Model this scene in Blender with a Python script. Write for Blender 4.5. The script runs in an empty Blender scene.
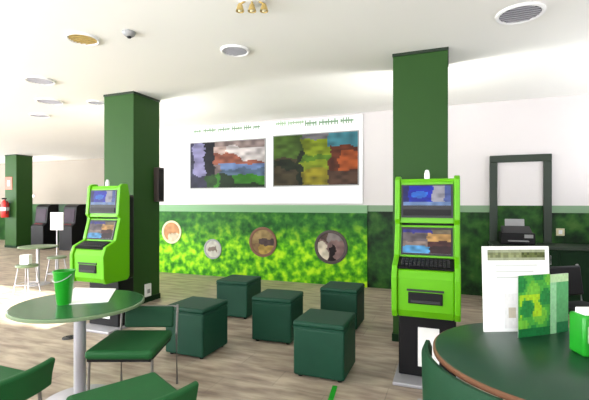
import bpy, bmesh, math, random
from mathutils import Vector, Matrix

# ------------------------------------------------------------------ camera, world, sun, window daylight, exposure
SC = bpy.context.scene
COL = SC.collection
YAW = math.radians(21.0)
EYE = 1.5
FPX = 400.0
HZ = 203.0
cam_d = bpy.data.cameras.new('camera')
cam_d.sensor_width = 36.0
cam_d.lens = 36.0 * FPX / 589.0
cam_d.shift_y = 3.0 / 589.0
cam_d.clip_start = 0.05
cam = bpy.data.objects.new('camera', cam_d)
cam.location = (0, 0, EYE)
cam.rotation_euler = (math.radians(90), 0, YAW)
COL.objects.link(cam)
SC.camera = cam

world = bpy.data.worlds.new('sky')
SC.world = world
world.use_nodes = True
wn = world.node_tree
bg = wn.nodes['Background']
bg.inputs[0].default_value = (0.80, 0.90, 1.0, 1)
bg.inputs[1].default_value = 1.6

sun_d = bpy.data.lights.new('sun', 'SUN')
sun_d.energy = 42.0
sun_d.angle = math.radians(0.6)
sun_d.color = (1.0, 0.95, 0.86)
sun = bpy.data.objects.new('sun', sun_d)
sun.rotation_euler = (math.radians(90 - 22), 0, 0)      # shines along +Y, 22 degrees above the horizon
sun.location = (-6, -8, 5)
COL.objects.link(sun)


def area(name, loc, rot, sx, sy, power, color=(1, 1, 1)):
    d = bpy.data.lights.new(name, 'AREA')
    d.shape = 'RECTANGLE'
    d.size, d.size_y, d.energy, d.color = sx, sy, power, color
    o = bpy.data.objects.new(name, d)
    o.location = loc
    o.rotation_euler = rot
    COL.objects.link(o)
    return o


R90 = math.radians(90)
# daylight coming in at the window openings of the street front (behind the camera) and of the left side
UP = math.radians(52)        # window lights tilted upward to brighten the ceiling
area('daylight_front', (-6.6, -2.05, 1.45), (R90 + UP, 0, 0), 6.2, 1.7, 640, (0.94, 0.97, 1.0))
area('daylight_front_far', (-13.5, -2.05, 1.45), (R90 + UP, 0, 0), 6.6, 1.7, 1300, (0.94, 0.97, 1.0))
area('daylight_front_near', (-0.1, -2.05, 1.45), (R90 + UP, 0, 0), 4.2, 1.7, 200, (0.94, 0.97, 1.0))
area('daylight_left', (-17.85, 4.5, 1.6), (R90 + UP, 0, -R90), 8.6, 2.0, 760, (0.94, 0.97, 1.0))
area('added_daylight_right', (2.95, 5.3, 1.85), (R90 + UP, 0, R90), 2.6, 1.3, 42, (0.95, 0.96, 1.0))  # added side light, brightens the right of the back wall and the ceiling

vs = SC.view_settings
vs.view_transform = 'Standard'
vs.look = 'None'
vs.gamma = 1.0
vs.use_curve_mapping = False
vs.exposure = 0.14

CEIL = 3.12
V_BACK = 7.12
V_FAR = 11.0
U_L, U_R, V_F = -18.0, 3.0, -2.2
U_RET = -6.4
rnd = random.Random(7)


def W(x, d, z=0.0):
    """offset right x and depth d from the viewpoint -> room point"""
    c, s = math.cos(YAW), math.sin(YAW)
    return Vector((x * c - d * s, x * s + d * c, z))


def on_z(px, py, z):
    d = (EYE - z) * FPX / (py - HZ)
    return W((px - 294.5) / FPX * d, d, z)


def at_d(px, d, z=0.0):
    return W((px - 294.5) / FPX * d, d, z)


# ------------------------------------------------------------------ materials
def srgb(r, g, b):
    def f(c):
        c /= 255.0
        return c / 12.92 if c <= 0.04045 else ((c + 0.055) / 1.055) ** 2.4
    return (f(r), f(g), f(b), 1.0)


def mat(name, col, rough=0.5, metal=0.0, var=0.08, scale=12.0, bump=0.0, bscale=None, emis=None, estr=0.0, spec=0.5, coat=0.0):
    m = bpy.data.materials.new(name)
    m.use_nodes = True
    nt = m.node_tree
    b = nt.nodes['Principled BSDF']
    b.inputs['Roughness'].default_value = rough
    b.inputs['Metallic'].default_value = metal
    b.inputs['Specular IOR Level'].default_value = spec
    b.inputs['Coat Weight'].default_value = coat
    tc = nt.nodes.new('ShaderNodeTexCoord')
    no = nt.nodes.new('ShaderNodeTexNoise')
    no.inputs['Scale'].default_value = scale
    no.inputs['Detail'].default_value = 5
    nt.links.new(tc.outputs['Object'], no.inputs['Vector'])
    mx = nt.nodes.new('ShaderNodeMix')
    mx.data_type = 'RGBA'
    lo = [c * (1 - var) for c in col[:3]] + [1]
    hi = [min(1, c * (1 + var)) for c in col[:3]] + [1]
    mx.inputs[6].default_value = lo
    mx.inputs[7].default_value = hi
    nt.links.new(no.outputs['Fac'], mx.inputs[0])
    nt.links.new(mx.outputs[2], b.inputs['Base Color'])
    if bump:
        n2 = nt.nodes.new('ShaderNodeTexNoise')
        n2.inputs['Scale'].default_value = bscale or scale * 8
        n2.inputs['Detail'].default_value = 3
        nt.links.new(tc.outputs['Object'], n2.inputs['Vector'])
        bp = nt.nodes.new('ShaderNodeBump')
        bp.inputs['Strength'].default_value = bump
        bp.inputs['Distance'].default_value = 0.01
        nt.links.new(n2.outputs['Fac'], bp.inputs['Height'])
        nt.links.new(bp.outputs[0], b.inputs['Normal'])
    if emis:
        b.inputs['Emission Color'].default_value = emis
        b.inputs['Emission Strength'].default_value = estr
    return m


def mat_attr(name, rough=0.5, estr=0.0):
    """printed or displayed picture: colours of the picture itself"""
    m = bpy.data.materials.new(name)
    m.use_nodes = True
    nt = m.node_tree
    b = nt.nodes['Principled BSDF']
    b.inputs['Roughness'].default_value = rough
    a = nt.nodes.new('ShaderNodeAttribute')
    a.attribute_name = 'ink'
    nt.links.new(a.outputs['Color'], b.inputs['Base Color'])
    b.inputs['Specular IOR Level'].default_value = 0.15
    if estr:
        nt.links.remove(b.inputs['Base Color'].links[0])
        b.inputs['Base Color'].default_value = (.01, .01, .012, 1)
        nt.links.new(a.outputs['Color'], b.inputs['Emission Color'])
        b.inputs['Emission Strength'].default_value = estr
    return m


def mat_floor():
    m = bpy.data.materials.new('stone_tile')
    m.use_nodes = True
    nt = m.node_tree
    b = nt.nodes['Principled BSDF']
    tc = nt.nodes.new('ShaderNodeTexCoord')
    br = nt.nodes.new('ShaderNodeTexBrick')
    br.offset = 0.5
    br.inputs['Scale'].default_value = 1.0
    br.inputs['Brick Width'].default_value = 0.9
    br.inputs['Row Height'].default_value = 0.3
    br.inputs['Mortar Size'].default_value = 0.004
    br.inputs['Color1'].default_value = srgb(176, 158, 138)
    br.inputs['Color2'].default_value = srgb(138, 120, 104)
    br.inputs['Mortar'].default_value = srgb(110, 98, 88)
    nt.links.new(tc.outputs['Object'], br.inputs['Vector'])
    mp = nt.nodes.new('ShaderNodeMapping')
    mp.inputs['Scale'].default_value = (1.2, 5.0, 1.0)
    nt.links.new(tc.outputs['Object'], mp.inputs['Vector'])
    no = nt.nodes.new('ShaderNodeTexNoise')
    no.inputs['Scale'].default_value = 2.2
    no.inputs['Detail'].default_value = 7
    nt.links.new(mp.outputs[0], no.inputs['Vector'])
    rp = nt.nodes.new('ShaderNodeValToRGB')
    rp.color_ramp.elements[0].position = 0.34
    rp.color_ramp.elements[0].color = srgb(98, 80, 74)
    rp.color_ramp.elements[1].position = 0.66
    rp.color_ramp.elements[1].color = srgb(206, 194, 172)
    nt.links.new(no.outputs['Fac'], rp.inputs['Fac'])
    mx = nt.nodes.new('ShaderNodeMix')
    mx.data_type = 'RGBA'
    mx.inputs[0].default_value = 0.5
    nt.links.new(br.outputs['Color'], mx.inputs[6])
    nt.links.new(rp.outputs['Color'], mx.inputs[7])
    nt.links.new(mx.outputs[2], b.inputs['Base Color'])
    b.inputs['Roughness'].default_value = 0.42
    return m


def mat_blotch(name, cols, scale, rough=0.5, pos=None, stretch=(1, 1, 1)):
    m = bpy.data.materials.new(name)
    m.use_nodes = True
    nt = m.node_tree
    b = nt.nodes['Principled BSDF']
    b.inputs['Roughness'].default_value = rough
    b.inputs['Specular IOR Level'].default_value = 0.2
    tc = nt.nodes.new('ShaderNodeTexCoord')
    mp = nt.nodes.new('ShaderNodeMapping')
    mp.inputs['Scale'].default_value = stretch
    nt.links.new(tc.outputs['Object'], mp.inputs['Vector'])
    no = nt.nodes.new('ShaderNodeTexNoise')
    no.inputs['Scale'].default_value = scale
    no.inputs['Detail'].default_value = 4
    nt.links.new(mp.outputs[0], no.inputs['Vector'])
    rp = nt.nodes.new('ShaderNodeValToRGB')
    cr = rp.color_ramp
    n = len(cols)
    pos = pos or [0.3 + 0.4 * i / (n - 1) for i in range(n)]
    cr.elements[0].position, cr.elements[0].color = pos[0], cols[0]
    cr.elements[1].position, cr.elements[1].color = pos[-1], cols[-1]
    for p, c in list(zip(pos, cols))[1:-1]:
        e = cr.elements.new(p)
        e.color = c
    nt.links.new(no.outputs['Fac'], rp.inputs['Fac'])
    nt.links.new(rp.outputs['Color'], b.inputs['Base Color'])
    return m


def mat_mural():
    """grass print: lime blades low down, deeper green above, pale band along the top"""
    m = bpy.data.materials.new('grass_print')
    m.use_nodes = True
    nt = m.node_tree
    L = nt.links.new
    b = nt.nodes['Principled BSDF']
    b.inputs['Roughness'].default_value = 0.55
    b.inputs['Specular IOR Level'].default_value = 0.2
    tc = nt.nodes.new('ShaderNodeTexCoord')
    sp = nt.nodes.new('ShaderNodeSeparateXYZ')
    L(tc.outputs['Object'], sp.inputs[0])
    no = nt.nodes.new('ShaderNodeTexNoise')
    no.inputs['Scale'].default_value = 7.0
    no.inputs['Detail'].default_value = 6
    L(tc.outputs['Object'], no.inputs['Vector'])
    r1 = nt.nodes.new('ShaderNodeValToRGB')
    for i, (p, c) in enumerate([(0.34, srgb(30, 108, 8)), (0.45, srgb(72, 152, 6)), (0.53, srgb(112, 190, 6)), (0.66, srgb(176, 224, 24))]):
        e = r1.color_ramp.elements[i] if i < 2 else r1.color_ramp.elements.new(p)
        e.position, e.color = p, c
    r2 = nt.nodes.new('ShaderNodeValToRGB')
    for i, (p, c) in enumerate([(0.34, srgb(12, 70, 22)), (0.52, srgb(38, 104, 30)), (0.70, srgb(84, 142, 36))]):
        e = r2.color_ramp.elements[i] if i < 2 else r2.color_ramp.elements.new(p)
        e.position, e.color = p, c
    L(no.outputs['Fac'], r1.inputs['Fac'])
    L(no.outputs['Fac'], r2.inputs['Fac'])
    n2 = nt.nodes.new('ShaderNodeTexNoise')
    n2.inputs['Scale'].default_value = 1.6
    L(tc.outputs['Object'], n2.inputs['Vector'])
    ad = nt.nodes.new('ShaderNodeMath')
    ad.operation = 'MULTIPLY_ADD'
    L(n2.outputs['Fac'], ad.inputs[0])
    ad.inputs[1].default_value = 0.6
    L(sp.outputs['Z'], ad.inputs[2])
    mr = nt.nodes.new('ShaderNodeMapRange')
    mr.inputs['From Min'].default_value = 0.9
    mr.inputs['From Max'].default_value = 1.35
    L(ad.outputs[0], mr.inputs['Value'])
    mx = nt.nodes.new('ShaderNodeMix')
    mx.data_type = 'RGBA'
    L(mr.outputs[0], mx.inputs[0])
    L(r1.outputs['Color'], mx.inputs[6])
    L(r2.outputs['Color'], mx.inputs[7])
    gt = nt.nodes.new('ShaderNodeMath')
    gt.operation = 'GREATER_THAN'
    gt.inputs[1].default_value = 1.32
    L(sp.outputs['Z'], gt.inputs[0])
    m2 = nt.nodes.new('ShaderNodeMix')
    m2.data_type = 'RGBA'
    m2.inputs[7].default_value = srgb(128, 168, 128)
    L(gt.outputs[0], m2.inputs[0])
    L(mx.outputs[2], m2.inputs[6])
    L(m2.outputs[2], b.inputs['Base Color'])
    return m


def mat_pane():
    m = bpy.data.materials.new('clear_pane')
    m.use_nodes = True
    nt = m.node_tree
    out = nt.nodes['Material Output']
    nt.nodes.remove(nt.nodes['Principled BSDF'])
    t = nt.nodes.new('ShaderNodeBsdfTransparent')
    g = nt.nodes.new('ShaderNodeBsdfGlossy')
    g.inputs['Roughness'].default_value = 0.02
    mx = nt.nodes.new('ShaderNodeMixShader')
    mx.inputs[0].default_value = 0.06
    nt.links.new(t.outputs[0], mx.inputs[1])
    nt.links.new(g.outputs[0], mx.inputs[2])
    nt.links.new(mx.outputs[0], out.inputs['Surface'])
    return m


M = dict(
    white_wall=mat('white_wall_paint', srgb(216, 210, 209), 0.85, var=0.015, scale=3, bump=0.05),
    grey_wall=mat('stone_grey_wall_paint', srgb(166, 157, 146), 0.85, var=0.02, scale=3, bump=0.05),
    ceiling=mat('white_ceiling_paint', srgb(240, 239, 234), 0.9, var=0.012, scale=1.5, bump=0.04),
    floor=mat_floor(),
    pillar=mat('green_pillar_paint', srgb(40, 76, 28), 0.6, var=0.06, scale=4, spec=.25),
    dado=mat_blotch('dark_foliage_print', [srgb(8, 26, 8), srgb(22, 56, 20), srgb(38, 84, 26), srgb(64, 100, 38)], 5.0, 0.5),
    dado_far=mat_blotch('dark_green_wall_print', [srgb(14, 34, 16), srgb(30, 70, 30), srgb(48, 92, 40)], 2.5, 0.5),
    dado_band=mat('pale_green_band', srgb(116, 146, 112), 0.5, var=0.05),
    mural=mat_mural(),
    banner=mat('white_banner', srgb(250, 250, 250), 0.6, var=0.01),
    letter_dark=mat('grey_green_lettering', srgb(120, 152, 118), 0.6),
    letter_mid=mat('soft_green_lettering', srgb(158, 184, 150), 0.6),
    letter_pale=mat('pale_grey_lettering', srgb(206, 208, 202), 0.6),
    ink=mat_attr('printed_picture', 0.45),
    screen=mat_attr('lit_display', 0.3, 0.8),
    lime=mat('lime_green_lacquer', srgb(92, 170, 0), 0.4, var=0.05, scale=6, spec=.35),
    black=mat('black_plastic', srgb(12, 11, 14), 0.5, var=0.1, spec=.25),
    dark_grey=mat('dark_grey_plastic', srgb(46, 46, 48), 0.5, var=0.1, spec=.3),
    grey=mat('grey_plastic', srgb(150, 150, 150), 0.5),
    white=mat('white_plastic', srgb(240, 240, 240), 0.5, var=0.02),
    paper=mat('white_paper', srgb(250, 250, 248), 0.8, var=0.01),
    pouf=mat('deep_green_leatherette', srgb(16, 62, 44), 0.55, var=0.12, scale=5, bump=0.15, bscale=120, spec=.25),
    pouf_seam=mat('green_piping', srgb(20, 68, 50), 0.55, spec=.25),
    chair=mat('green_upholstery', srgb(24, 84, 40), 0.6, spec=.25, var=0.12, scale=6, bump=0.15, bscale=140),
    tub=mat('dark_green_upholstery', srgb(16, 64, 38), 0.6, spec=.25, var=0.12, scale=6, bump=0.15, bscale=140),
    steel=mat('brushed_steel', srgb(190, 190, 196), 0.32, metal=0.9, var=0.06),
    steel_dull=mat('satin_grey_metal', srgb(176, 174, 180), 0.5, metal=0.4, var=0.05),
    leg_metal=mat('dull_chair_metal', srgb(128, 124, 120), 0.5, metal=0.4, var=0.05),
    table_green=mat('green_table_laminate', srgb(44, 92, 54), 0.22, var=0.06, scale=5),
    table_dark=mat('dark_green_table_laminate', srgb(18, 58, 38), 0.36, var=0.08, scale=5),
    edge_wood=mat('brown_table_edging', srgb(112, 74, 50), 0.5, var=0.1),
    edge_green=mat('green_table_edging', srgb(110, 130, 96), 0.45, var=0.05),
    frame_dark=mat('dark_green_door_frame', srgb(26, 42, 26), 0.45, var=0.06),
    green_plastic=mat('bright_green_plastic', srgb(30, 150, 34), 0.3, var=0.05),
    counter=mat('bottle_green_counter', srgb(14, 42, 20), 0.5, var=0.1, spec=.15),
    red=mat('signal_red', srgb(196, 42, 38), 0.4, var=0.05),
    red_sign=mat('orange_red_sign', srgb(232, 92, 70), 0.5, var=0.05),
    brown=mat('dark_brown_case', srgb(62, 50, 46), 0.5, var=0.1),
    tan=mat('brass_lamp_glass', srgb(186, 160, 96), 0.3, metal=0.3, var=0.1),
    warm=mat('warm_frosted_glass', srgb(214, 204, 166), 0.4, var=0.05),
    pane=mat_pane(),
    concrete=mat('facade_render', srgb(190, 186, 180), 0.8, var=0.05),
)


# ------------------------------------------------------------------ mesh helpers
class MB:
    def __init__(self):
        self.v, self.f = [], []

    def add(self, vs, fs):
        n = len(self.v)
        self.v += [tuple(p) for p in vs]
        self.f += [tuple(i + n for i in f) for f in fs]
        return self

    def box(self, c, s, rz=0.0, rx=0.0):
        hx, hy, hz = s[0] / 2, s[1] / 2, s[2] / 2
        R = Matrix.Rotation(rz, 3, 'Z') @ Matrix.Rotation(rx, 3, 'X')
        ps = [R @ Vector((x * hx, y * hy, z * hz)) + Vector(c) for z in (-1, 1) for y in (-1, 1) for x in (-1, 1)]
        return self.add(ps, [(0, 2, 3, 1), (4, 5, 7, 6), (0, 1, 5, 4), (2, 6, 7, 3), (0, 4, 6, 2), (1, 3, 7, 5)])

    def bb(self, x0, x1, y0, y1, z0, z1):
        return self.box(((x0 + x1) / 2, (y0 + y1) / 2, (z0 + z1) / 2), (x1 - x0, y1 - y0, z1 - z0))

    def prism_x(self, prof, x0, x1):
        """profile of (y, z) points extruded along x"""
        n = len(prof)
        ps = [(x0, y, z) for y, z in prof] + [(x1, y, z) for y, z in prof]
        fs = [tuple(range(n))[::-1], tuple(range(n, 2 * n))]
        fs += [(i, (i + 1) % n, n + (i + 1) % n, n + i) for i in range(n)]
        return self.add(ps, fs)

    def prism_z(self, prof, z0, z1):
        n = len(prof)
        ps = [(x, y, z0) for x, y in prof] + [(x, y, z1) for x, y in prof]
        fs = [tuple(range(n))[::-1], tuple(range(n, 2 * n))]
        fs += [(i, (i + 1) % n, n + (i + 1) % n, n + i) for i in range(n)]
        return self.add(ps, fs)

    def lathe(self, prof, n=32, c=(0, 0, 0), axis='Z'):
        """profile of (r, h) from bottom to top; r = 0 closes an end"""
        ps, rows = [], []
        for r, h in prof:
            if r < 1e-6:
                rows.append([len(ps)])
                ps.append(Vector((0, 0, h)))
            else:
                rows.append(list(range(len(ps), len(ps) + n)))
                ps += [Vector((r * math.cos(2 * math.pi * i / n), r * math.sin(2 * math.pi * i / n), h)) for i in range(n)]
        fs = []
        for a, b in zip(rows, rows[1:]):
            for i in range(n):
                j = (i + 1) % n
                if len(a) == 1 and len(b) == 1:
                    continue
                if len(a) == 1:
                    fs.append((a[0], b[j], b[i]))
                elif len(b) == 1:
                    fs.append((a[i], a[j], b[0]))
                else:
                    fs.append((a[i], a[j], b[j], b[i]))
        if axis == 'Y':
            ps = [Vector((p.x, -p.z, p.y)) for p in ps]
        ps = [p + Vector(c) for p in ps]
        return self.add(ps, fs)

    def tube(self, pts, r, n=10):
        pts = [Vector(p) for p in pts]
        ps, fs = [], []
        for k, p in enumerate(pts):
            t = (pts[min(k + 1, len(pts) - 1)] - pts[max(k - 1, 0)]).normalized()
            a = t.cross(Vector((0, 0, 1)))
            if a.length < 1e-3:
                a = Vector((1, 0, 0))
            a.normalize()
            b = t.cross(a)
            ps += [p + (a * math.cos(2 * math.pi * i / n) + b * math.sin(2 * math.pi * i / n)) * r for i in range(n)]
        for k in range(len(pts) - 1):
            for i in range(n):
                j = (i + 1) % n
                fs.append((k * n + i, k * n + j, (k + 1) * n + j, (k + 1) * n + i))
        fs.append(tuple(range(n))[::-1])
        fs.append(tuple(range((len(pts) - 1) * n, len(pts) * n)))
        return self.add(ps, fs)

    def build(self, name, m, parent=None, loc=None, rz=0.0, bevel=0.0, seg=2, smooth=None, subsurf=0):
        me = bpy.data.meshes.new(name)
        me.from_pydata(self.v, [], self.f)
        bm = bmesh.new()
        bm.from_mesh(me)
        bmesh.ops.recalc_face_normals(bm, faces=bm.faces)
        bm.to_mesh(me)
        bm.free()
        me.materials.append(m)
        if smooth is not None:
            for p in me.polygons:
                p.use_smooth = True
            me.set_sharp_from_angle(angle=math.radians(smooth))
        o = bpy.data.objects.new(name, me)
        COL.objects.link(o)
        if parent:
            o.parent = parent
        if loc is not None:
            o.location = loc
        o.rotation_euler.z = rz
        if bevel:
            b = o.modifiers.new('bevel', 'BEVEL')
            b.width, b.segments = bevel, seg
            b.limit_method = 'ANGLE'
        if subsurf:
            s = o.modifiers.new('subsurf', 'SUBSURF')
            s.levels = s.render_levels = subsurf
        return o


def tag(o, label, cat, group=None, kind=None):
    o['label'] = label
    o['category'] = cat
    if group:
        o['group'] = group
    if kind:
        o['kind'] = kind
    return o


def thing(name, label, cat, loc=(0, 0, 0), rz=0.0, group=None):
    o = bpy.data.objects.new(name, None)
    o.empty_display_size = 0.1
    COL.objects.link(o)
    o.location = loc
    o.rotation_euler.z = rz
    return tag(o, label, cat, group)


def struct(o):
    o['kind'] = 'structure'
    return o


def copy_tree(o, parent=None):
    c = o.copy()
    COL.objects.link(c)
    if parent:
        c.parent = parent
    for ch in list(o.children):
        copy_tree(ch, c)
    return c


def dup(root, loc, rz, label):
    c = copy_tree(root)
    c.location = loc
    c.rotation_euler.z = rz
    c['label'] = label
    return c


def picture(name, w, h, nx, ny, fn, m, parent, loc, rx=0.0, thick=0.004, disc=False):
    """thin printed sheet facing -Y, upright; fn(u, v) gives the ink colour, v measured upward"""
    vs, fs, cols = [], [], []
    for j in range(ny + 1):
        for i in range(nx + 1):
            vs.append(((i / nx - 0.5) * w, -thick / 2, (j / ny - 0.5) * h))
    k = len(vs)
    vs += [(x, thick / 2, z) for x, y, z in vs]
    for j in range(ny):
        for i in range(nx):
            u, v = (i + 0.5) / nx, (j + 0.5) / ny
            if disc and (u - 0.5) ** 2 + (v - 0.5) ** 2 > 0.25:
                continue
            a = j * (nx + 1) + i
            fs.append((a, a + 1, a + nx + 2, a + nx + 1))
            cols.append(fn(u, v))
            fs.append((k + a, k + a + nx + 1, k + a + nx + 2, k + a + 1))
            cols.append(srgb(225, 225, 225))
    me = bpy.data.meshes.new(name)
    me.from_pydata(vs, [], fs)
    at = me.color_attributes.new('ink', 'FLOAT_COLOR', 'CORNER')
    for p in me.polygons:
        for li in p.loop_indices:
            at.data[li].color = cols[p.index]
    me.materials.append(m)
    o = bpy.data.objects.new(name, me)
    COL.objects.link(o)
    o.parent = parent
    o.location = loc
    o.rotation_euler.x = rx
    return o


def vnoise(x, y, seed=0):
    def h(i, j):
        v = math.sin(i * 127.1 + j * 311.7 + seed * 74.7) * 43758.5453
        return v - math.floor(v)
    i, j = math.floor(x), math.floor(y)
    a, b = x - i, y - j
    a, b = a * a * (3 - 2 * a), b * b * (3 - 2 * b)
    return (h(i, j) * (1 - a) + h(i + 1, j) * a) * (1 - b) + (h(i, j + 1) * (1 - a) + h(i + 1, j + 1) * a) * b


def wob(u, v, amp, freq, seed):
    return amp * (vnoise(u * freq, v * freq, seed) - .5) * 2 + amp * .5 * (vnoise(u * freq * 2.3, v * freq * 2.3, seed + 5) - .5) * 2


def ink(c, u, v, amp, freq, seed, k=.55):
    g = k * (1 + amp * 2 * (vnoise(u * freq, v * freq, seed) - .5))
    return (c[0] * g, c[1] * g, c[2] * g, 1)


def jit(c, a, r):
    k = 1 + r.uniform(-a, a)
    return (min(1, c[0] * k), min(1, c[1] * k), min(1, c[2] * k), 1)


# ------------------------------------------------------------------ the room
T = 0.12
struct(MB().bb(U_L - 4, U_R + 1, V_F - 0.15, V_FAR + 0.2, -0.1, 0).build('floor', M['floor']))
struct(MB().bb(U_L - 0.2, U_R + 0.2, V_F - 0.15, V_FAR + 0.2, CEIL, CEIL + 0.1).build('ceiling', M['ceiling']))
struct(MB().bb(U_RET, U_R, V_BACK, V_BACK + T, 0, CEIL).build('wall_back', M['white_wall']))
struct(MB().bb(U_RET, U_RET + T, V_BACK + T, V_FAR, 0, CEIL).build('wall_side', M['grey_wall']))
struct(MB().bb(U_L, U_RET + T, V_FAR, V_FAR + T, 0, CEIL).build('wall_far', M['grey_wall']))
wr = MB().bb(U_R, U_R + T, V_F, 3.9, 0, CEIL).bb(U_R, U_R + T, 6.7, V_BACK + T, 0, CEIL)
wr.bb(U_R, U_R + T, 3.9, 6.7, 0, 1.15).bb(U_R, U_R + T, 3.9, 6.7, 2.6, CEIL)
struct(wr.build('wall_right', M['white_wall']))
# left wall with a wide window band
wl = MB()
wl.bb(U_L - T, U_L, V_F, V_FAR + T, 0, 0.5).bb(U_L - T, U_L, V_F, V_FAR + T, 2.7, CEIL)
wl.bb(U_L - T, U_L, V_F, 0, 0.5, 2.7).bb(U_L - T, U_L, 9, V_FAR + T, 0.5, 2.7)
struct(wl.build('wall_left', M['white_wall']))
# street front behind the viewpoint: shop windows low, one clear transom high up on the left
wf = MB()
TZ0, TZ1, TU0, TU1 = 2.22, 2.93, -9.4, -4.4
wf.bb(U_L, U_R, V_F - T, V_F, 0, 0.4)
for a, b in ((U_L, -17.0), (-10.2, -9.8), (-3.2, -2.4), (2.2, U_R)):
    wf.bb(a, b, V_F - T, V_F, 0.4, 2.12)
wf.bb(U_L, TU0, V_F - T, V_F, 2.12, CEIL).bb(TU1, U_R, V_F - T, V_F, 2.12, CEIL)
wf.bb(TU0, TU1, V_F - T, V_F, TZ1, CEIL).bb(TU0, TU1, V_F - T, V_F, 2.12, TZ0)
struct(wf.build('wall_front', M['white_wall']))


def window(n, u0, u1, z0, z1, bars, axis='u', w=0.0):
    fr = MB()
    y = V_F - T / 2
    t = 0.05
    if axis == 'u':
        fr.bb(u0, u1, y - .03, y + .03, z0, z0 + t).bb(u0, u1, y - .03, y + .03, z1 - t, z1)
        for k in range(bars + 1):
            x = u0 + t / 2 + (u1 - u0 - t) * k / bars
            fr.bb(x - t / 2, x + t / 2, y - .03, y + .03, z0 + t, z1 - t)
        f = struct(fr.build('window_%d' % n, M['dark_grey']))
        MB().bb(u0 + t, u1 - t, y - .005, y + .005, z0 + t, z1 - t).build('pane', M['pane'], f)
    else:
        x = w or U_L - T / 2
        fr.bb(x - .03, x + .03, u0, u1, z0, z0 + t).bb(x - .03, x + .03, u0, u1, z1 - t, z1)
        for k in range(bars + 1):
            q = u0 + t / 2 + (u1 - u0 - t) * k / bars
            fr.bb(x - .03, x + .03, q - t / 2, q + t / 2, z0 + t, z1 - t)
        f = struct(fr.build('window_%d' % n, M['dark_grey']))
        MB().bb(x - .005, x + .005, u0 + t, u1 - t, z0 + t, z1 - t).build('pane', M['pane'], f)


window(1, -9.8, -3.2, 0.4, 2.12, 4)
window(5, -2.4, 2.2, 0.4, 2.12, 3)
window(2, -17.0, -10.2, 0.4, 2.12, 4)
window(3, TU0, TU1, TZ0, TZ1, 2)
window(4, 0.0, 9.0, 0.5, 2.7, 4, 'v')
window(6, 3.9, 6.7, 1.15, 2.6, 2, 'v', U_R + T / 2)  # unseen window, added in the right wall for the side light
# unseen awning slab, added so sun enters only through the transom
struct(MB().bb(U_L, U_R, V_F - T - 4.2, V_F - T, 2.12, 2.18).build('trim_1', M['concrete']))

# painted / printed dado on the walls (top at 1.46 m), pale band along its top
DZ = 1.46


def dado(n, x0, x1, y0, y1, m, band=True):
    top = DZ - 0.11 if band else DZ
    o = struct(MB().bb(x0, x1, y0, y1, 0, top).build('trim_%d' % n, m))
    if band:
        MB().bb(x0, x1, y0, y1, top, DZ).build('top_band', M['dado_band'], o)
    return o


D0, D1 = 0.62, 1.47       # door span along the back wall
MUR_R = -1.34
dado(2, MUR_R, D0, V_BACK - 0.012, V_BACK, M['dado'])
dado(3, D1, U_R, V_BACK - 0.012, V_BACK, M['dado'])
dado(4, U_L, U_RET, V_FAR - 0.012, V_FAR, M['dado_far'], False)

# door in the back wall, decorated like the wall it sits in
dr = struct(MB().bb(D0 + .11, D1 - .11, V_BACK - 0.03, V_BACK, DZ, 2.14).build('door_1', M['white_wall']))
MB().bb(D0 + .11, D1 - .11, V_BACK - 0.03, V_BACK, 0, DZ).build('lower_panel', M['dado'], dr)
fr = MB()
fr.bb(D0, D0 + .11, V_BACK - .07, V_BACK, 0, 2.14).bb(D1 - .11, D1, V_BACK - .07, V_BACK, 0, 2.14)
fr.bb(D0, D1, V_BACK - .07, V_BACK, 2.14, 2.25)
fr.build('door_frame', M['frame_dark'], dr, bevel=.008)
hd = MB()
hd.tube([(D0 + .17, V_BACK - .03, 1.05), (D0 + .17, V_BACK - .08, 1.05), (D0 + .29, V_BACK - .08, 1.05)], .01)
hd.build('door_handle', M['steel'], dr)


# ------------------------------------------------------------------ pillars
PW = 0.56


def pillar(u, v, label, watt=22):
    t = thing('green_pillar', label, 'pillar', (u - PW / 2, v + PW / 2, 0), group='green pillars carrying the ceiling')
    MB().bb(-PW / 2, PW / 2, -PW / 2, PW / 2, 0.08, CEIL - 0.03).build('shaft', M['pillar'], t, bevel=.006)
    MB().bb(-PW / 2 - .01, PW / 2 + .01, -PW / 2 - .01, PW / 2 + .01, 0, 0.08).build('plinth', M['counter'], t)
    MB().bb(-PW / 2 - .006, PW / 2 + .006, -PW / 2 - .006, PW / 2 + .006, CEIL - 0.03, CEIL).build('top_trim', M['frame_dark'], t)
    # unseen uplighter, added on the rear face to brighten the ceiling behind
    ul = MB().prism_x([(PW / 2, 1.65), (PW / 2 + .10, 1.69), (PW / 2 + .12, 1.77), (PW / 2 + .105, 1.77), (PW / 2 + .09, 1.705), (PW / 2, 1.675)], -.2, .2)
    ul = ul.build('added_uplight', M['white'], t)
    ld = bpy.data.lights.new('added_uplight_lamp', 'AREA')
    ld.shape, ld.size, ld.size_y, ld.energy, ld.color = 'RECTANGLE', .34, .06, watt, (1.0, .98, .95)
    lo = bpy.data.objects.new('added_uplight_lamp', ld)
    lo.location = (0, PW / 2 + .06, 1.75)
    lo.rotation_euler = (math.pi - .25, 0, 0)
    COL.objects.link(lo)
    lo.parent = ul
    return t


PR = (0.0, 4.445)
PL = (-4.25, 4.57)
PF = (-13.4, 9.1)
pillar(*PR, 'green square pillar directly behind the right betting terminal')
pillar(*PL, 'green square pillar behind the left betting terminal, with two sides showing')
pillar(*PF, 'small distant green pillar at the left edge with red fire equipment')

# ------------------------------------------------------------------ mural, banner, round pictures
mu = MB().bb(U_RET, MUR_R, -0.02, 0.02, 0.0, DZ).build('wall_mural', M['mural'], loc=(0, V_BACK - 0.02, 0))
tag(mu, 'bright green grass mural covering the lower wall behind the poufs', 'mural')

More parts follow.
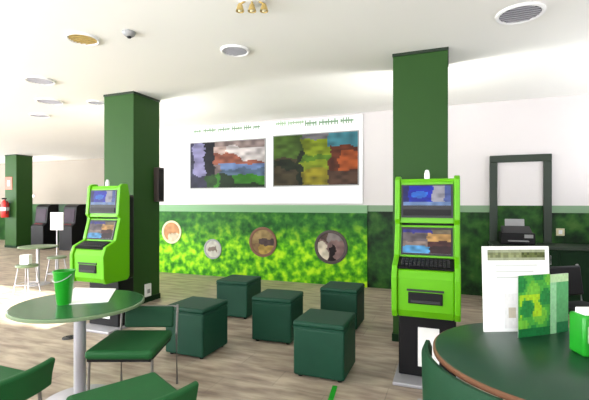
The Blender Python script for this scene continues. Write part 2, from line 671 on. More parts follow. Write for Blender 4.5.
BN0, BN1, BZ0, BZ1 = -5.14, -1.42, DZ + 0.03, 3.08
bn = thing('wall_banner', 'wide white banner with two landscape photos above the grass mural', 'banner', ((BN0 + BN1) / 2, V_BACK, 0))
MB().bb(-(BN1 - BN0) / 2, (BN1 - BN0) / 2, -0.05, 0, BZ0, BZ1).build('panel', M['banner'], bn, bevel=.004)
VF = V_BACK - 0.05


def banner_x(px):
    k = (px - 294.5) / FPX
    d = VF / (math.sin(YAW) * k + math.cos(YAW))
    return (k * math.cos(YAW) - math.sin(YAW)) * d, d


def banner_z(px, py):
    return EYE + (HZ - py) / FPX * banner_x(px)[1]


r1 = random.Random(3)


def pic_left(u0, v0):
    u, v = u0 + wob(u0, v0, .035, 9, 1), v0 + wob(u0, v0, .06, 7, 2)
    if u < 0.20:
        c = srgb(150, 146, 190) if (v > 0.3 and u > 0.04) else srgb(60, 60, 84)
    elif u < 0.34:
        c = srgb(24, 26, 36) if v > 0.32 else srgb(44, 84, 30)
    elif v > 0.88:
        c = srgb(170, 150, 146)
    elif v > 0.56 + .9 * max(0, .72 - u) and u > 0.5:
        c = srgb(250, 240, 238)
    elif v > 0.48:
        c = srgb(176, 104, 82) if v < .72 else srgb(228, 200, 190)
    elif v > 0.30 and u > .42:
        c = srgb(120, 146, 196) if v > .37 else srgb(96, 120, 150)
    elif v > .30:
        c = srgb(150, 130, 130)
    else:
        c = srgb(60, 140, 30) if (u > 0.6 and v > .08) or .34 < u < .4 else srgb(34, 58, 28)
    return ink(c, u0, v0, .5, 14, 3, .5)


def pic_right(u0, v0):
    u, v = u0 + wob(u0, v0, .035, 9, 11), v0 + wob(u0, v0, .06, 7, 12)
    if u > 0.66 and v > 0.74:
        c = srgb(84, 160, 176)
    elif u > 0.68:
        c = srgb(196, 96, 40) if (0.3 < v < 0.66 and u > 0.8) else srgb(116, 56, 30)
        if v < 0.28:
            c = srgb(96, 68, 50)
    elif u > 0.36:
        c = srgb(150, 170, 30) if v > 0.3 else srgb(176, 164, 36)
        if 0.5 < v < 0.62:
            c = srgb(96, 140, 30)
        if v > 0.88:
            c = srgb(130, 126, 130)
    else:
        c = srgb(84, 116, 40) if v > 0.55 else srgb(82, 72, 46)
        if .36 < v < .5 or (u > .3 and v < .7):
            c = srgb(40, 50, 26)
    return ink(c, u0, v0, .55, 14, 13, .48)


cx = (BN0 + BN1) / 2
for (a, b, yt, yb, fn) in ((191, 265, 141.5, 187.5, pic_left), (274, 358, 134, 185, pic_right)):
    xa, xb = banner_x(a)[0], banner_x(b)[0]
    mid = (a + b) / 2
    zt, zb = banner_z(mid, yt), banner_z(mid, yb)
    fb = MB().bb(xa - cx - .02, xb - cx + .02, -0.062, -0.05, zb - .02, zt + .02).build('picture_frame', M['grey'], bn)
    picture('photo_print', xb - xa, zt - zb, 64, 38, fn, M['ink'], fb, ((xa + xb) / 2 - cx, -0.065, (zt + zb) / 2))


def lettering(xa, xb, z, h, m, seed):
    """a line of small print, too small to read from the room: one mark per word"""
    r = random.Random(seed)
    x = xa
    while x < xb - h:
        w = min(h * r.uniform(1.6, 3.6), xb - x)
        b = MB()
        b.bb(x, x + w, -0.056, -0.05, z + h * .36, z + h * .62)
        k = x
        while k < x + w - h * .15:
            b.bb(k, k + h * .18, -0.0562, -0.05, z + h * r.choice((0, 0, .2)), z + h * r.choice((.7, .8, 1)))
            k += h * r.uniform(.35, .6)
        b.build('printed_word', m, bn)
        x += w + h * .45


for (a, b, y, h, m, sd) in ((194, 260, 131.5, .10, 'letter_dark', 1), (196, 250, 123.5, .06, 'letter_pale', 2),
                            (276, 304, 125.5, .10, 'letter_mid', 3), (305, 356, 124.5, .11, 'letter_dark', 4), (278, 350, 115, .05, 'letter_pale', 5)):
    xa, xb = banner_x(a)[0] - cx, banner_x(b)[0] - cx
    lettering(xa, xb, banner_z((a + b) / 2, y), h, M[m], sd)

VM = V_BACK - 0.04


def rp_cream(u0, v0):
    u, v = u0 + wob(u0, v0, .08, 5, 21), v0 + wob(u0, v0, .1, 5, 22)
    return ink(srgb(220, 160, 110) if v > .5 or u < .3 else srgb(236, 220, 190), u0, v0, .3, 7, 23, .6)


def rp_white(u0, v0):
    u, v = u0 + wob(u0, v0, .08, 5, 31), v0 + wob(u0, v0, .08, 5, 32)
    return ink(srgb(222, 220, 206) if abs(v - .5) > .13 or abs(u - .5) > .3 else srgb(150, 134, 124), u0, v0, .2, 6, 33, .62)


def rp_tan(u0, v0):
    u, v = u0 + wob(u0, v0, .09, 5, 41), v0 + wob(u0, v0, .09, 5, 42)
    c = srgb(176, 150, 100)
    if .42 < v < .62 and u > .3:
        c = srgb(90, 74, 72)
    elif v <= .42:
        c = srgb(196, 164, 84) if u > .35 else srgb(150, 120, 84)
    return ink(c, u0, v0, .35, 8, 43, .6)


def rp_brown(u0, v0):
    u, v = u0 + wob(u0, v0, .09, 5, 51), v0 + wob(u0, v0, .09, 5, 52)
    c = srgb(150, 120, 116)
    if u < .36 and v < .62:
        c = srgb(244, 232, 206)
    elif .4 < u < .68 and v < .5:
        c = srgb(34, 22, 22)
    elif v > .7:
        c = srgb(150, 140, 136) if u > .4 else srgb(100, 80, 72)
    return ink(c, u0, v0, .35, 8, 53, .6)


for (px, py, rpx, fn, lab) in ((172, 232, 11.5, rp_cream, 'round orange and cream picture on the mural right beside the left pillar'),
                               (213, 249, 10, rp_white, 'small round whitish picture, lowest on the grass mural'),
                               (263, 242, 15, rp_tan, 'round tan picture in the middle of the grass mural'),
                               (331, 247, 17, rp_brown, 'large round brown and white picture at the right end of the mural')):
    k = (px - 294.5) / FPX
    d = VM / (math.sin(YAW) * k + math.cos(YAW))
    x = (k * math.cos(YAW) - math.sin(YAW)) * d
    z = EYE + (HZ - py) / FPX * d
    rad = rpx / FPX * d
    t = thing('round_picture', lab, 'picture', (x, VM, z), group='round pictures on the grass mural')
    fm = M['grey'] if fn is rp_white else M['edge_wood'] if fn is rp_tan else M['brown'] if fn is rp_brown else M['warm']
    MB().lathe([(rad * .8, .004), (rad * .86, .022), (rad, .022), (rad, 0.0), (rad * .8, 0), (rad * .8, .004)], 40, axis='Y').build('frame', fm, t, smooth=30)
    picture('photo_print', rad * 1.72, rad * 1.72, 40, 40, fn, M['ink'], t, (0, -.008, 0), disc=True)

# ------------------------------------------------------------------ ceiling fittings
GC = 'round recessed ceiling lights'


def downlight(px, py, r, inner, label):
    d = (CEIL - EYE) * FPX / (HZ - py)
    p = at_d(px, d, CEIL)
    t = thing('ceiling_light', label, 'ceiling light', p, 0, GC)
    MB().lathe([(r * .84, 0), (r * .84, -.014), (r * .92, -.022), (r, -.016), (r, 0)], 40).build('trim_ring', M['white'], t, smooth=40)
    MB().lathe([(0, -.004), (r * .84, -.004), (r * .84, -.009), (0, -.009)], 40).build('diffuser', inner, t, smooth=40)
    g = MB()
    for k in range(-3, 4):
        y = k * r * .22
        L = math.sqrt(max(0, (r * .82) ** 2 - y * y))
        g.bb(-L, L, y - .006, y + .006, -.018, -.009)
    g.build('louvre', M['steel_dull'] if inner is not M['warm'] else M['tan'], t)
    return t


downlight(83, 38, .15, M['warm'], 'round warm yellow ceiling light, above and left of the left pillar')
downlight(40, 80, .18, M['grey'], 'grey round ceiling light, upper one of the pair at far left')
downlight(50, 101, .2, M['grey'], 'grey round ceiling light, lower one of the pair at far left')
downlight(40, 115, .17, M['grey'], 'faint ceiling light farthest back on the left side')
downlight(97, 102, .14, M['grey'], 'pale round ceiling light just left of the left pillar top')
downlight(235, 50, .15, M['dark_grey'], 'dark round ceiling light between the two pillars, above the white banner')
downlight(520, 13, .19, M['dark_grey'], 'large dark round ceiling light at upper right, above the door')

d = (CEIL - EYE) * FPX / (HZ - 32)
t = thing('smoke_detector', 'small grey smoke detector on ceiling in front of the left pillar', 'smoke detector', at_d(129, d, CEIL))
MB().lathe([(0, -.045), (.03, -.045), (.05, -.03), (.06, -.012), (.06, 0), (0, 0)], 28).build('housing', M['grey'], t, smooth=40)
MB().lathe([(0, -.058), (.018, -.056), (.022, -.045), (0, -.045)], 20).build('sensor', M['dark_grey'], t, smooth=40)

d = (CEIL - EYE) * FPX / (HZ + 2)
t = thing('ceiling_lamp', 'brass ceiling lamp with three shades at the top edge', 'lamp', at_d(252, d, CEIL))
MB().lathe([(0, -.03), (.09, -.03), (.11, -.015), (.11, 0), (0, 0)], 32).build('ceiling_plate', M['white'], t, smooth=40)
for k in (-1, 0, 1):
    b = W(k * .095, 0) - W(0, 0)
    MB().tube([(b.x * .5, b.y * .5, -.02), (b.x, b.y, -.05)], .008).build('arm', M['tan'], t)
    s = MB().lathe([(.012, 0), (.02, -.012), (.034, -.06), (.03, -.06), (.014, -.014)], 24).build('lamp_shade', M['tan'], t, (b.x, b.y, -.045), smooth=50)
    MB().lathe([(0, -.066), (.016, -.06), (.02, -.045), (.012, -.02), (0, -.015)], 20).build('bulb', M['warm'], s, smooth=60)

# ------------------------------------------------------------------ betting terminals
r2 = random.Random(11)


def scr_top(u0, v0):
    u, v = u0 + wob(u0, v0, .03, 6, 61), v0
    if v < .2:
        c = srgb(120, 150, 200)
    elif u > .62:
        c = srgb(170, 168, 180) if u < .86 else srgb(80, 100, 170)
    elif (u - .36) ** 2 + (v - .55) ** 2 < .03:
        c = srgb(50, 130, 250)
    else:
        c = srgb(16, 40, 190) if u > .12 else srgb(20, 26, 110)
    return ink(c, u0, v0, .35, 9, 62, .9)


def scr_mid(u0, v0):
    u, v = u0 + wob(u0, v0, .04, 6, 71), v0 + wob(u0, v0, .03, 6, 72)
    if v > .84:
        c = srgb(60, 60, 150) if u < .6 else srgb(130, 116, 90)
    elif v < .3:
        c = srgb(100, 185, 245) if u < .58 else srgb(60, 34, 36)
    elif u < .5:
        c = srgb(120, 108, 112) if v > .5 else srgb(160, 140, 130)
    else:
        c = srgb(220, 170, 100) if v > .52 else srgb(90, 50, 46)
    return ink(c, u0, v0, .5, 9, 73, .8)


def terminal():
    t = thing('betting_terminal', '', 'betting terminal', group='green betting terminals')
    hw = .26
    MB().bb(-.23, .23, -.06, .19, .03, .58).build('base', M['black'], t, bevel=.01)
    MB().bb(-.26, .26, -.24, .2, 0, .03).build('foot_plate', M['steel_dull'], t, bevel=.008)
    MB().bb(-.23, .23, .06, .2, .58, 1.6).build('rear_housing', M['black'], t, bevel=.02)
    prof = [(-.27, .58), (-.30, .64), (-.31, .90), (-.27, 1.00), (-.13, 1.06), (-.06, 1.32), (-.09, 1.36), (-.06, 1.70), (-.02, 1.73),
            (.06, 1.73), (.09, 1.6), (.09, .62), (.06, .58)]
    for s in (-1, 1):
        MB().prism_x(prof, s * hw - (.045 if s > 0 else 0), s * hw + (0 if s > 0 else .045)).build('side_panel', M['lime'], t, bevel=.008)
    iw = hw - .045
    body = MB().prism_x([(-.25, .58), (-.28, .64), (-.29, .90), (-.26, .965), (-.05, 1.0), (.06, 1.0), (.06, .58)], -iw, iw)
    body.build('front_body', M['lime'], t, bevel=.012)
    sl = MB().bb(-.13, .13, -.298, -.27, .70, .79).build('payout_slot', M['black'], t, bevel=.006)
    MB().bb(-.11, .11, -.302, -.29, .71, .73).build('slot_lip', M['dark_grey'], sl)
    MB().bb(-.14, .14, -.30, -.278, .80, .815).build('slot_trim', M['dark_grey'], sl)
    # keyboard shelf
    ks = MB().prism_x([(-.268, .97), (-.13, 1.03), (-.13, 1.045), (-.272, .985)], -iw, iw).build('keyboard_shelf', M['black'], t)
    kb = MB()
    for i in range(12):
        for j in range(3):
            kb.box((-iw + .035 + i * .032, -.245 + j * .036, 1.005 + j * .0155), (.022, .026, .012), 0, math.radians(23))
    kb.build('keys', M['dark_grey'], ks)
    # lower screen, tilted back
    a = math.radians(-15)
    ps = MB().prism_x([(-.115, 1.05), (-.045, 1.31), (.03, 1.31), (-.03, 1.0)], -iw, iw).build('lower_display_case', M['lime'], t)
    cy, cz = -.084, 1.18
    bz = MB().box((0, cy - .002, cz), (2 * iw - .02, .012, .235), 0, a).build('bezel', M['dark_grey'], ps)
    picture('display', 2 * iw - .05, .20, 40, 22, scr_mid, M['screen'], ps, (0, cy - .012, cz), a)
    # head with the upper screen
    hc = MB().prism_x([(-.068, 1.33), (-.042, 1.68), (.05, 1.68), (.05, 1.33)], -iw, iw).build('upper_display_case', M['lime'], t, bevel=.006)
    a2 = math.radians(-4.2)
    MB().box((0, -.060, 1.515), (2 * iw - .016, .012, .28), 0, a2).build('bezel', M['dark_grey'], hc)
    picture('display', 2 * iw - .05, .165, 40, 22, scr_top, M['screen'], hc, (0, -.066, 1.562), a2)
    MB().box((0, -.074, 1.42), (2 * iw - .05, .012, .05), 0, a2).build('speaker_bar', M['black'], hc)
    MB().prism_x([(-.04, 1.68), (-.03, 1.705), (.05, 1.705), (.05, 1.68)], -iw, iw).build('top_cap', M['lime'], t)
    MB().lathe([(0, 1.705), (.022, 1.705), (.022, 1.75), (.014, 1.78), (0, 1.785)], 20).build('signal_light', M['white'], t, smooth=40)
    MB().bb(-.07, .10, -.068, -.06, .12, .45).build('notice', M['paper'], t)
    return t


t1 = terminal()
t1.location = (-.168, 3.60, 0)
t1['label'] = 'lime green betting terminal facing forward before the right pillar'
dup(t1, (-3.86, 3.72, 0), 0, 'lime green betting terminal seen from its side before the left pillar')

# ------------------------------------------------------------------ poufs
PS, PH = .45, .485


def pouf():
    t = thing('pouf', '', 'pouf', group='dark green cube poufs')
    h = PS / 2
    MB().bb(-h, h, -h, h, .02, PH - .055).build('body', M['pouf'], t, bevel=.018, seg=3, smooth=40)
    MB().bb(-h - .004, h + .004, -h - .004, h + .004, PH - .05, PH).build('seat', M['pouf'], t, bevel=.02, seg=3, smooth=40)
    MB().bb(-h - .003, h + .003, -h - .003, h + .003, PH - .058, PH - .047).build('piping', M['pouf_seam'], t, bevel=.004)
    ft = MB()
    for sx in (-1, 1):
        for sy in (-1, 1):
            MB().lathe([(0, 0), (.02, 0), (.022, .02), (0, .02)], 16, (sx * (h - .05), sy * (h - .05), 0)).build('foot', M['black'], t)
    return t


p0 = pouf()
first = True
for (px, py, rz, lab) in ((344, 385, 0.0, 'dark green cube pouf nearest the viewer in the centre'),
                          (291, 346, 0.05, 'dark green cube pouf in the middle of the group, left behind the nearest one'),
                          (357, 332, 0.0, 'dark green cube pouf at the right of the group under the brown round picture'),
                          (247, 320, 0.03, 'dark green cube pouf farthest back, close to the mural'),
                          (203, 361, -0.02, 'dark green cube pouf at the left of the group beside the metal-framed chair')):
    p = on_z(px, py, 0)                      # near right corner of the cube
    c = p + Matrix.Rotation(rz, 3, 'Z') @ Vector((-PS / 2, PS / 2, 0))
    if first:
        p0.location, p0.rotation_euler.z, p0['label'] = c, rz, lab
        first = False
    else:
        dup(p0, c, rz, lab)

# ------------------------------------------------------------------ left table
tc = W(-1.62, 3.02)
t = thing('round_table', 'round green pedestal table at left holding a white sheet and green bucket', 'table', tc)
TH = .75
MB().lathe([(0, TH - .028), (.435, TH - .028), (.45, TH - .022), (.45, TH - .004), (.445, TH), (0, TH)], 72).build('tabletop', M['table_green'], t, smooth=35)
MB().lathe([(.449, TH - .027), (.457, TH - .022), (.457, TH - .006), (.449, TH - .001)], 72).build('edge_band', M['edge_green'], t, smooth=35)
MB().lathe([(.042, .03), (.042, TH - .05)], 28).build('pedestal', M['steel_dull'], t, smooth=50)
MB().lathe([(0, TH - .05), (.16, TH - .05), (.17, TH - .028), (0, TH - .028)], 32).build('top_mount', M['dark_grey'], t, smooth=35)
MB().lathe([(0, 0), (.26, 0), (.27, .008), (.26, .016), (.08, .03), (.042, .05), (0, .05)], 48).build('base', M['steel_dull'], t, smooth=35)

# sheet on the table
pts = [on_z(60, 305, TH), on_z(108, 302, TH), on_z(116, 289, TH), on_z(75, 288, TH)]
c = sum(pts, Vector()) / 4
sh = MB().prism_z([(p.x - c.x, p.y - c.y) for p in pts], 0, .004).build('paper_sheet', M['paper'], loc=(c.x, c.y, TH))
tag(sh, 'large white paper sheet lying on the left round table', 'paper')

b = on_z(64, 304, TH)
t = thing('bucket', 'small bright green bucket standing on the left round table', 'bucket', b)
MB().lathe([(0, 0), (.045, 0), (.048, .004), (.072, .235), (.076, .24), (.076, .25), (.069, .25), (.045, .012), (0, .012)], 36).build('bowl', M['green_plastic'], t, smooth=40)
MB().tube([(.073 * math.cos(a), .02 + .06 * math.sin(a) * 0, .235 - .09 * math.sin(a)) if False else (.075 * math.cos(a), -.075 * math.sin(a) * .98, .225 - .05 * math.sin(a)) for a in [math.pi * k / 14 for k in range(15)]], .003, 8).build('handle', M['steel'], t)


# ------------------------------------------------------------------ low-backed chairs at the left table
def low_chair():
    t = thing('low_back_chair', '', 'chair', group='green low-backed chairs around the left table')
    w, dd = .25, .25
    MB().bb(-w, w, -dd, dd, .40, .46).build('seat', M['chair'], t, bevel=.025, seg=3, smooth=40)
    # backrest hugging the +Y edge, slightly curved and leaning out
    b = MB()
    n = 10
    for (y0, z0, y1, z1) in ((.0, .40, .0, .0),):
        inner, outer = [], []
        for k in range(n + 1):
            x = -w - .01 + (2 * w + .02) * k / n
            bow = .05 * (1 - (x / w) ** 2)
            inner.append((x, dd - .03 + bow))
            outer.append((x, dd + .02 + bow))
        vs, fs = [], []
        for lz, off in ((.395, -.0), (.47, .01), (.555, .035), (.565, .035)):
            for (x, y) in inner:
                vs.append((x, y + off + (.012 if lz > .56 else 0), lz))
            for (x, y) in outer:
                vs.append((x, y + off - (.012 if lz > .56 else 0), lz))
        m1 = n + 1
        row = 2 * m1
        for q in range(3):
            for k in range(n):
                a = q * row + k
                fs.append((a, a + 1, a + row + 1, a + row))
                a = q * row + m1 + k
                fs.append((a, a + row, a + row + 1, a + 1))
            fs.append((q * row, q * row + row, q * row + row + m1, q * row + m1))
            fs.append((q * row + n, q * row + m1 + n, q * row + row + m1 + n, q * row + row + n))
        for k in range(n):
            a = 3 * row + k
            fs.append((a, a + 1, a + m1 + 1, a + m1))
            a = k
            fs.append((a, a + m1, a + m1 + 1, a + 1))
        b.add(vs, fs)
    b.build('backrest', M['chair'], t, bevel=.008, smooth=50)
    for sx in (-1, 1):
        for sy in (-1, 1):
            lg = MB().tube([(sx * .235, sy * .235, 0), (sx * .215, sy * .215, .405)], .011).build('leg', M['leg_metal'], t, smooth=60)
            MB().lathe([(0, 0), (.014, 0), (.014, .015), (0, .015)], 12, (sx * .235, sy * .235, 0)).build('foot_cap', M['black'], lg)
    fr = MB()
    fr.tube([(-.215, -.215, .39), (.215, -.215, .39), (.215, .215, .39), (-.215, .215, .39), (-.215, -.215, .39)], .009)
    fr.build('seat_frame', M['leg_metal'], t, smooth=60)
    return t


def back_dir(dx, dd):
    """rotation that turns the chair's back (+Y) towards the view-space direction (right, depth)"""
    v = W(dx, dd)
    return math.atan2(v.y, v.x) - math.pi / 2


st = thing('metal_frame_chair', 'green chair with metal frame and small back pad right of the left table', 'chair', W(-1.23, 3.05), YAW)
MB().bb(-.25, .23, -.245, .245, .395, .46).build('seat', M['chair'], st, bevel=.025, seg=3, smooth=40)
MB().box((.03, .262, .56), (.40, .035, .17), 0, math.radians(-6)).build('backrest', M['tub'], st, bevel=.014, seg=3, smooth=40)
MB().bb(-.235, .215, -.23, .23, .378, .398).build('seat_frame', M['black'], st)
for sx in (-.235, .225):
    MB().tube([(sx, -.215, 0), (sx * .97, -.21, .385)], .010).build('leg', M['leg_metal'], st, smooth=60)
    MB().tube([(sx + .03, .27, 0), (sx + .03, .255, .42), (sx + .03, .285, .655)], .010).build('leg', M['leg_metal'], st, smooth=60)
MB().tube([(-.205, .284, .64), (.255, .284, .64)], .008).build('back_rail', M['leg_metal'], st, smooth=60)
lc = low_chair()
lc.location = W(-.89, 2.14)
lc.rotation_euler.z = back_dir(.66, -.75)
lc['label'] = 'green low-backed chair at the bottom edge, nearest in front of the left table'
dup(lc, W(-1.82, 2.29), back_dir(.93, -.36), 'green low-backed chair cut off by the bottom left corner')

# ------------------------------------------------------------------ right table, its chair and what stands on it
tr = W(1.30, 1.94)
t = thing('round_table', 'large dark green round table with brown edge at bottom right', 'table', tr)
RT = .59
MB().lathe([(0, TH - .03), (RT - .01, TH - .03), (RT - .004, TH - .024), (RT - .004, TH - .004), (RT - .01, TH), (0, TH)], 96).build('tabletop', M['table_dark'], t, smooth=35)
MB().lathe([(RT - .006, TH - .029), (RT + .004, TH - .025), (RT + .004, TH - .007), (RT - .006, TH - .002)], 96).build('edge_band', M['edge_wood'], t, smooth=35)
MB().lathe([(.045, .03), (.045, TH - .05)], 28).build('pedestal', M['steel_dull'], t, smooth=50)
MB().lathe([(0, TH - .05), (.18, TH - .05), (.19, TH - .03), (0, TH - .03)], 32).build('top_mount', M['dark_grey'], t, smooth=35)
MB().lathe([(0, 0), (.29, 0), (.30, .008), (.29, .016), (.09, .03), (.045, .05), (0, .05)], 48).build('base', M['steel_dull'], t, smooth=35)

# tub chair whose curved back follows the table rim
ct = thing('tub_chair', 'dark green curved-back chair pushed up to the right round table', 'chair', tr)
a0, a1 = math.radians(152), math.radians(222)


def arc(r, z, n=20, s=0.0):
    out = []
    for k in range(n + 1):
        a = a0 + (a1 - a0) * k / n
        p = W(r * math.cos(a), r * math.sin(a))
        out.append((p.x, p.y, z))
    return out


b = MB()
n = 20
rows = [arc(.615, .40), arc(.605, .70), arc(.62, .735), arc(.638, .735), arc(.652, .70), arc(.645, .40)]
vs = [p for r in rows for p in r]
fs = []
for q in range(6):
    for k in range(n):
        a, c_ = q * (n + 1) + k, ((q + 1) % 6) * (n + 1) + k
        fs.append((a, a + 1, c_ + 1, c_))
fs.append(tuple(q * (n + 1) for q in range(6)))
fs.append(tuple(q * (n + 1) + n for q in range(6))[::-1])
b.add(vs, fs)
b.build('backrest', M['tub'], ct, smooth=60)
am = (a0 + a1) / 2
sc_ = W(.40 * math.cos(am), .40 * math.sin(am))
seat = MB().box((sc_.x, sc_.y, .43), (.46, .44, .09), YAW + am)
seat.build('seat', M['tub'], ct, bevel=.03, seg=3, smooth=40)
for (r, a) in ((.664, a0 + .09), (.635, a1 - .06), (.24, am - .75), (.24, am + .75)):
    p = W(r * math.cos(a), r * math.sin(a))
    MB().tube([(p.x, p.y, 0), (p.x, p.y, .42)], .012).build('leg', M['steel_dull'], ct, smooth=60)


# white standing sign, tent shaped
pa, pb = on_z(484, 332, TH), on_z(551, 331, TH)
ax = (pb - pa)
w = ax.length
rz = math.atan2(ax.y, ax.x)
mid = (pa + pb) / 2
t = thing('table_sign', 'white standing sign with a green header on the right table', 'sign', (mid.x, mid.y, TH), rz)
H = .495
MB().prism_x([(0, 0), (.02, H), (.028, H), (.008, 0)], -w / 2, w / 2).build('front_panel', M['paper'], t)
MB().prism_x([(.112, 0), (.026, H * .7), (.032, H * .7), (.12, 0)], -w * .2, w * .2).build('prop', M['paper'], t)
la = -math.atan2(.02, H)
r4 = random.Random(5)


def hdr(u, v):
    if v > .75 or v < .2:
        return jit(srgb(150, 156, 130), .1, r4)
    return jit(srgb(128, 134, 96) if u < .6 else srgb(84, 92, 52), .35, r4)


def onp(z):
    return (.02 * z / H) - .003


picture('header_print', w * .86, .062, 22, 4, hdr, M['ink'], t, (0, onp(.445), .445), la)


def faint(u, v):
    c = srgb(236, 234, 232)
    if .25 < v < .62 and .3 < u < .75:
        c = srgb(198, 188, 168)
    return jit(c, .05, r4)


picture('figure_print', w * .22, .20, 8, 10, faint, M['ink'], t, (-w * .08, onp(.12), .12), la)
for k in range(3):
    z = .385 - k * .035
    MB().box((-.01 * k, onp(z), z), (w * (.62 - .06 * k), .003, .008), 0, la).build('printed_line', M['letter_pale'], t)

# green folded leaflet in front of the sign
pa, pb, pc = on_z(518, 338, TH), on_z(550, 334, TH), on_z(568, 331, TH)
t = thing('leaflet', 'green and yellow folded leaflet standing before the white sign', 'leaflet', (pb.x, pb.y, TH))
LH = .345


def leaf1(u, v):
    n_ = math.sin(u * 9 + v * 5) + math.sin(v * 13 - u * 4)
    c = srgb(110, 184, 60) if n_ > .4 else srgb(74, 164, 64) if n_ > -.5 else srgb(40, 130, 62)
    if .3 < v < .68 and .05 < u < .75 and n_ > -.2:
        c = srgb(164, 206, 40)
    if v < .12:
        c = srgb(28, 110, 56)
    return jit(c, .15, r4)


def leaf2(u, v):
    c = srgb(94, 172, 110)
    if v > .86:
        c = srgb(188, 220, 170)
    elif u < .35:
        c = srgb(150, 206, 156)
    elif v < .16:
        c = srgb(40, 124, 74)
    return jit(c, .1, r4)


for (p, q, fn, nm) in ((pa, pb, leaf1, 'front_page'), (pb, pc, leaf2, 'back_page')):
    v = q - p
    hh = LH if fn is leaf1 else LH * .985
    o = picture(nm, v.length, hh, 18, 22, fn, M['ink'], t, ((p + q) / 2 - pb).to_tuple()[:2] + (hh / 2,), 0, .004)
    o.rotation_euler = (0, 0, math.atan2(v.y, v.x))

# green dispenser at the right edge
p = on_z(586, 356, TH)
t = thing('napkin_dispenser', 'bright green napkin box at the right edge of the dark table', 'napkin box', (p.x + .03, p.y + .04, TH), YAW)
MB().bb(-.07, .09, -.05, .06, 0, .20).build('case', M['green_plastic'], t, bevel=.012, smooth=40)
MB().bb(-.05, .07, -.056, -.05, .07, .15).build('front_label', M['letter_mid'], t)
MB().bb(-.05, .07, -.03, .04, .195, .225).build('napkins', M['paper'], t, bevel=.004)

# ------------------------------------------------------------------ counter by the door and what stands on it
cb = at_d(548, 5.35)
t = thing('counter', 'dark green counter along the back wall behind the white sign', 'counter', (1.75, V_BACK - .45, 0))
CH = .90
MB().bb(-1.12, 1.2, -.28, .28, 0.08, CH - .04).build('cabinet', M['counter'], t, bevel=.006)
MB().bb(-1.16, 1.22, -.31, .30, CH - .04, CH).build('worktop', M['frame_dark'], t, bevel=.006)
MB().bb(-1.10, 1.2, -.25, .27, 0, .08).build('plinth', M['black'], t)
for k in range(3):
    x = -1.08 + k * .76
    dp = MB().bb(x, x + .72, -.296, -.281, .12, CH - .07).build('door', M['counter'], t, bevel=.005)
    MB().tube([(x + .64, -.297, .66), (x + .64, -.325, .66), (x + .64, -.325, .78), (x + .64, -.297, .78)], .006).build('handle', M['steel'], dp)

p = at_d(517, 5.82)
t = thing('printer', 'black and grey printer standing on the counter before the door', 'printer', (p.x, V_BACK - .45, CH), 0)
MB().bb(-.22, .22, -.17, .17, 0, .17).build('case', M['black'], t, bevel=.015, smooth=40)
MB().prism_x([(-.15, .17), (.12, .26), (.14, .17)], -.19, .19).build('lid', M['dark_grey'], t, bevel=.008)
MB().bb(-.13, .13, -.24, -.17, .05, .065).build('paper_tray', M['grey'], t, bevel=.004)
MB().box((0, .15, .27), (.26, .012, .18), 0, math.radians(-12)).build('paper_feeder', M['grey'], t, bevel=.003)
MB().bb(.08, .19, -.176, -.17, .1, .15).build('control_panel', M['grey'], t)

k = (560 - 294.5) / FPX
d = V_BACK / (math.sin(YAW) * k + math.cos(YAW))
p = at_d(560, d, EYE + (HZ - 232) / FPX * d)
t = thing('wall_switch', 'small cream switch on the green wall right of the door', 'switch', (p.x, V_BACK - .012, p.z))
MB().bb(-.055, .055, -.012, 0, -.055, .055).build('plate', M['warm'], t, bevel=.004)
MB().box((0, -.015, 0), (.05, .01, .06), 0, .1).build('rocker', M['white'], t, bevel=.003)

# dark chair between counter and table, right edge
p = at_d(585, 3.9)
t = thing('side_chair', 'black and grey chair at the right edge behind the dark table', 'chair', p, YAW + math.radians(14))
MB().bb(-.22, .22, -.22, .22, .43, .49).build('seat', M['black'], t, bevel=.02, seg=3, smooth=40)
MB().box((0, .22, .70), (.42, .04, .30), 0, math.radians(-8)).build('backrest', M['black'], t, bevel=.018, seg=3, smooth=40)
for sx in (-1, 1):
    MB().tube([(sx * .2, -.2, 0), (sx * .2, -.2, .44)], .013).build('leg', M['grey'], t, smooth=60)
    MB().tube([(sx * .2, .24, 0), (sx * .2, .20, .44), (sx * .205, .225, .66), (sx * .19, .25, .86)], .013).build('leg', M['grey'], t, smooth=60)

# ------------------------------------------------------------------ things on and around the pillars
# dark case on the far side of the left pillar
t = thing('wall_speaker', 'dark brown loudspeaker hanging on the left pillar', 'speaker', (PL[0], PL[1] + PW - .07, 1.5))
MB().bb(0, .09, -.07, .07, .02, .55).build('case', M['brown'], t, bevel=.008)
MB().bb(.09, .097, -.055, .055, .05, .52).build('grille', M['black'], t)

t = thing('wall_socket', 'white socket box low on the left pillar', 'socket', (PL[0], PL[1] + .28, .09))
MB().bb(0, .03, -.06, .06, 0, .19).build('plate', M['white'], t, bevel=.005)
MB().bb(.03, .034, -.03, .03, .05, .11).build('outlet', M['grey'], t)

# fire equipment on the distant pillar
fx = PF[0] - PW / 2
t = thing('fire_sign', 'orange red fire sign on the distant left pillar', 'sign', (fx - .08, PF[1], 1.95))
MB().bb(-.16, .16, -.012, 0, 0, .42).build('plate', M['red_sign'], t)
MB().bb(-.06, .06, -.016, -.012, .12, .30).build('symbol', M['paper'], t)
t = thing('fire_extinguisher', 'red fire extinguisher hanging below the sign on the distant pillar', 'fire extinguisher', (fx - .08, PF[1] - .13, 1.02))
MB().lathe([(0, 0), (.10, 0), (.115, .02), (.115, .46), (.08, .54), (.035, .57), (.035, .61), (0, .61)], 28).build('cylinder', M['red'], t, smooth=50)
MB().bb(-.02, .02, -.10, .05, .60, .65).build('handle', M['black'], t, bevel=.008)
MB().tube([(.03, -.02, .60), (.14, -.03, .52), (.15, -.04, .30), (.14, -.04, .12)], .014).build('hose', M['black'], t, smooth=60)
MB().bb(-.05, .05, .10, .13, .25, .35).build('bracket', M['grey'], t)
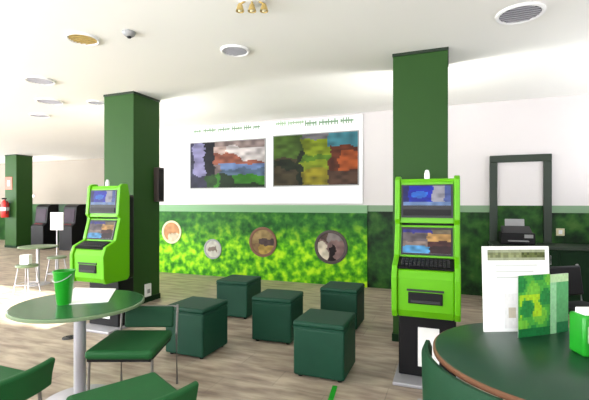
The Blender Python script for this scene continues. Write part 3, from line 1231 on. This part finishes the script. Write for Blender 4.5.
MB().lathe([(.116, .22), (.117, .22), (.117, .34), (.116, .34)], 28).build('label_band', M['paper'], t)

# ------------------------------------------------------------------ far left: cafe table, chairs, sign stand, game cabinets
p = at_d(38, 7.4)
t = thing('cafe_table', 'small pale round cafe table far left beyond the left table', 'table', p)
MB().lathe([(0, .68), (.31, .68), (.32, .69), (.31, .705), (0, .705)], 48).build('tabletop', M['edge_green'], t, smooth=35)
MB().lathe([(.03, .02), (.03, .68)], 20).build('pedestal', M['steel_dull'], t, smooth=50)
MB().lathe([(0, 0), (.20, 0), (.20, .012), (.03, .04), (0, .04)], 36).build('base', M['steel_dull'], t, smooth=35)


def stool():
    t = thing('metal_stool', '', 'stool', group='grey metal stools around the cafe table')
    MB().lathe([(0, .43), (.16, .43), (.17, .445), (.16, .47), (0, .475)], 32).build('seat', M['edge_green'], t, smooth=40)
    for k in range(4):
        a = math.pi / 4 + k * math.pi / 2
        MB().tube([(.19 * math.cos(a), .19 * math.sin(a), 0), (.12 * math.cos(a), .12 * math.sin(a), .435)], .012).build('leg', M['steel_dull'], t, smooth=60)
    rg = [(.165 * math.cos(2 * math.pi * k / 24), .165 * math.sin(2 * math.pi * k / 24), .15) for k in range(25)]
    MB().tube(rg, .008).build('foot_ring', M['steel_dull'], t, smooth=60)
    return t


s0 = stool()
s0.location = at_d(57, 7.75)
s0['label'] = 'grey metal stool right of the far cafe table, near the betting terminal'
dup(s0, at_d(27, 6.7), .3, 'grey metal stool in front of the far cafe table carrying a white box')
p = at_d(26, 6.7, .475)
t = tag(MB().bb(-.07, .07, -.06, .06, 0, .16).build('small_box', M['paper'], loc=p, rz=.5, bevel=.008), 'small white box on the metal stool at far left', 'box')

p = at_d(57, 8.6)
t = thing('sign_stand', 'white sheet sign on a thin floor stand left of the terminal', 'sign stand', p, YAW * .6)
MB().lathe([(0, 0), (.16, 0), (.16, .012), (.03, .03), (0, .03)], 32).build('base', M['steel_dull'], t, smooth=35)
MB().tube([(0, 0, .02), (0, 0, .95)], .014).build('pole', M['steel_dull'], t, smooth=60)
MB().bb(-.15, .15, -.015, .01, .92, 1.30).build('sign_board', M['paper'], t, bevel=.004)


def cabinet():
    t = thing('game_cabinet', '', 'game machine', group='dark game machines against the far wall')
    MB().prism_x([(-.28, 0), (-.28, .75), (-.16, .85), (-.10, 1.38), (.02, 1.46), (.28, 1.46), (.28, 0)], -.28, .28).build('body', M['black'], t, bevel=.012)
    MB().box((0, -.137, 1.10), (.44, .012, .40), 0, math.radians(-6.5)).build('screen', mat_dark_screen, t)
    MB().box((0, -.225, .808), (.46, .14, .016), 0, math.radians(40)).build('button_deck', M['dark_grey'], t)
    for k in range(5):
        MB().lathe([(0, 0), (.018, 0), (.016, .012), (0, .014)], 14, (-.16 + k * .08, -.225, .818)).build('button', M['red'], t)
    return t


mat_dark_screen = mat('dim_purple_screen', srgb(44, 22, 40), 0.4, var=.5, scale=9, spec=.15)
c0 = cabinet()
c0.location = at_d(45, 13.2)
c0['label'] = 'dark game machine by the far wall beside the distant pillar'
dup(c0, at_d(73, 12.9), 0, 'dark game machine by the far wall just left of the betting terminal')

# ------------------------------------------------------------------ small things on the floor
pa, pb = on_z(331, 399, 0), on_z(335, 386, 0)
v = pb - pa
st = MB().bb(-.02, .02, -v.length / 2 - .05, v.length / 2, 0, .004).build('ribbon', M['green_plastic'], loc=(pa + pb) / 2, rz=math.atan2(v.y, v.x) - math.pi / 2)
tag(st, 'bright green ribbon strip on the floor before the nearest pouf', 'ribbon')
p = on_z(69, 338, 0)
t = thing('floor_outlet', 'small dark outlet plate set on the floor left of the pedestal', 'floor outlet', p)
MB().lathe([(0, 0), (.07, 0), (.066, .012), (0, .014)], 28).build('plate', M['dark_grey'], t, smooth=40)
MB().bb(-.03, .03, -.015, .015, .013, .02).build('flap', M['black'], t)
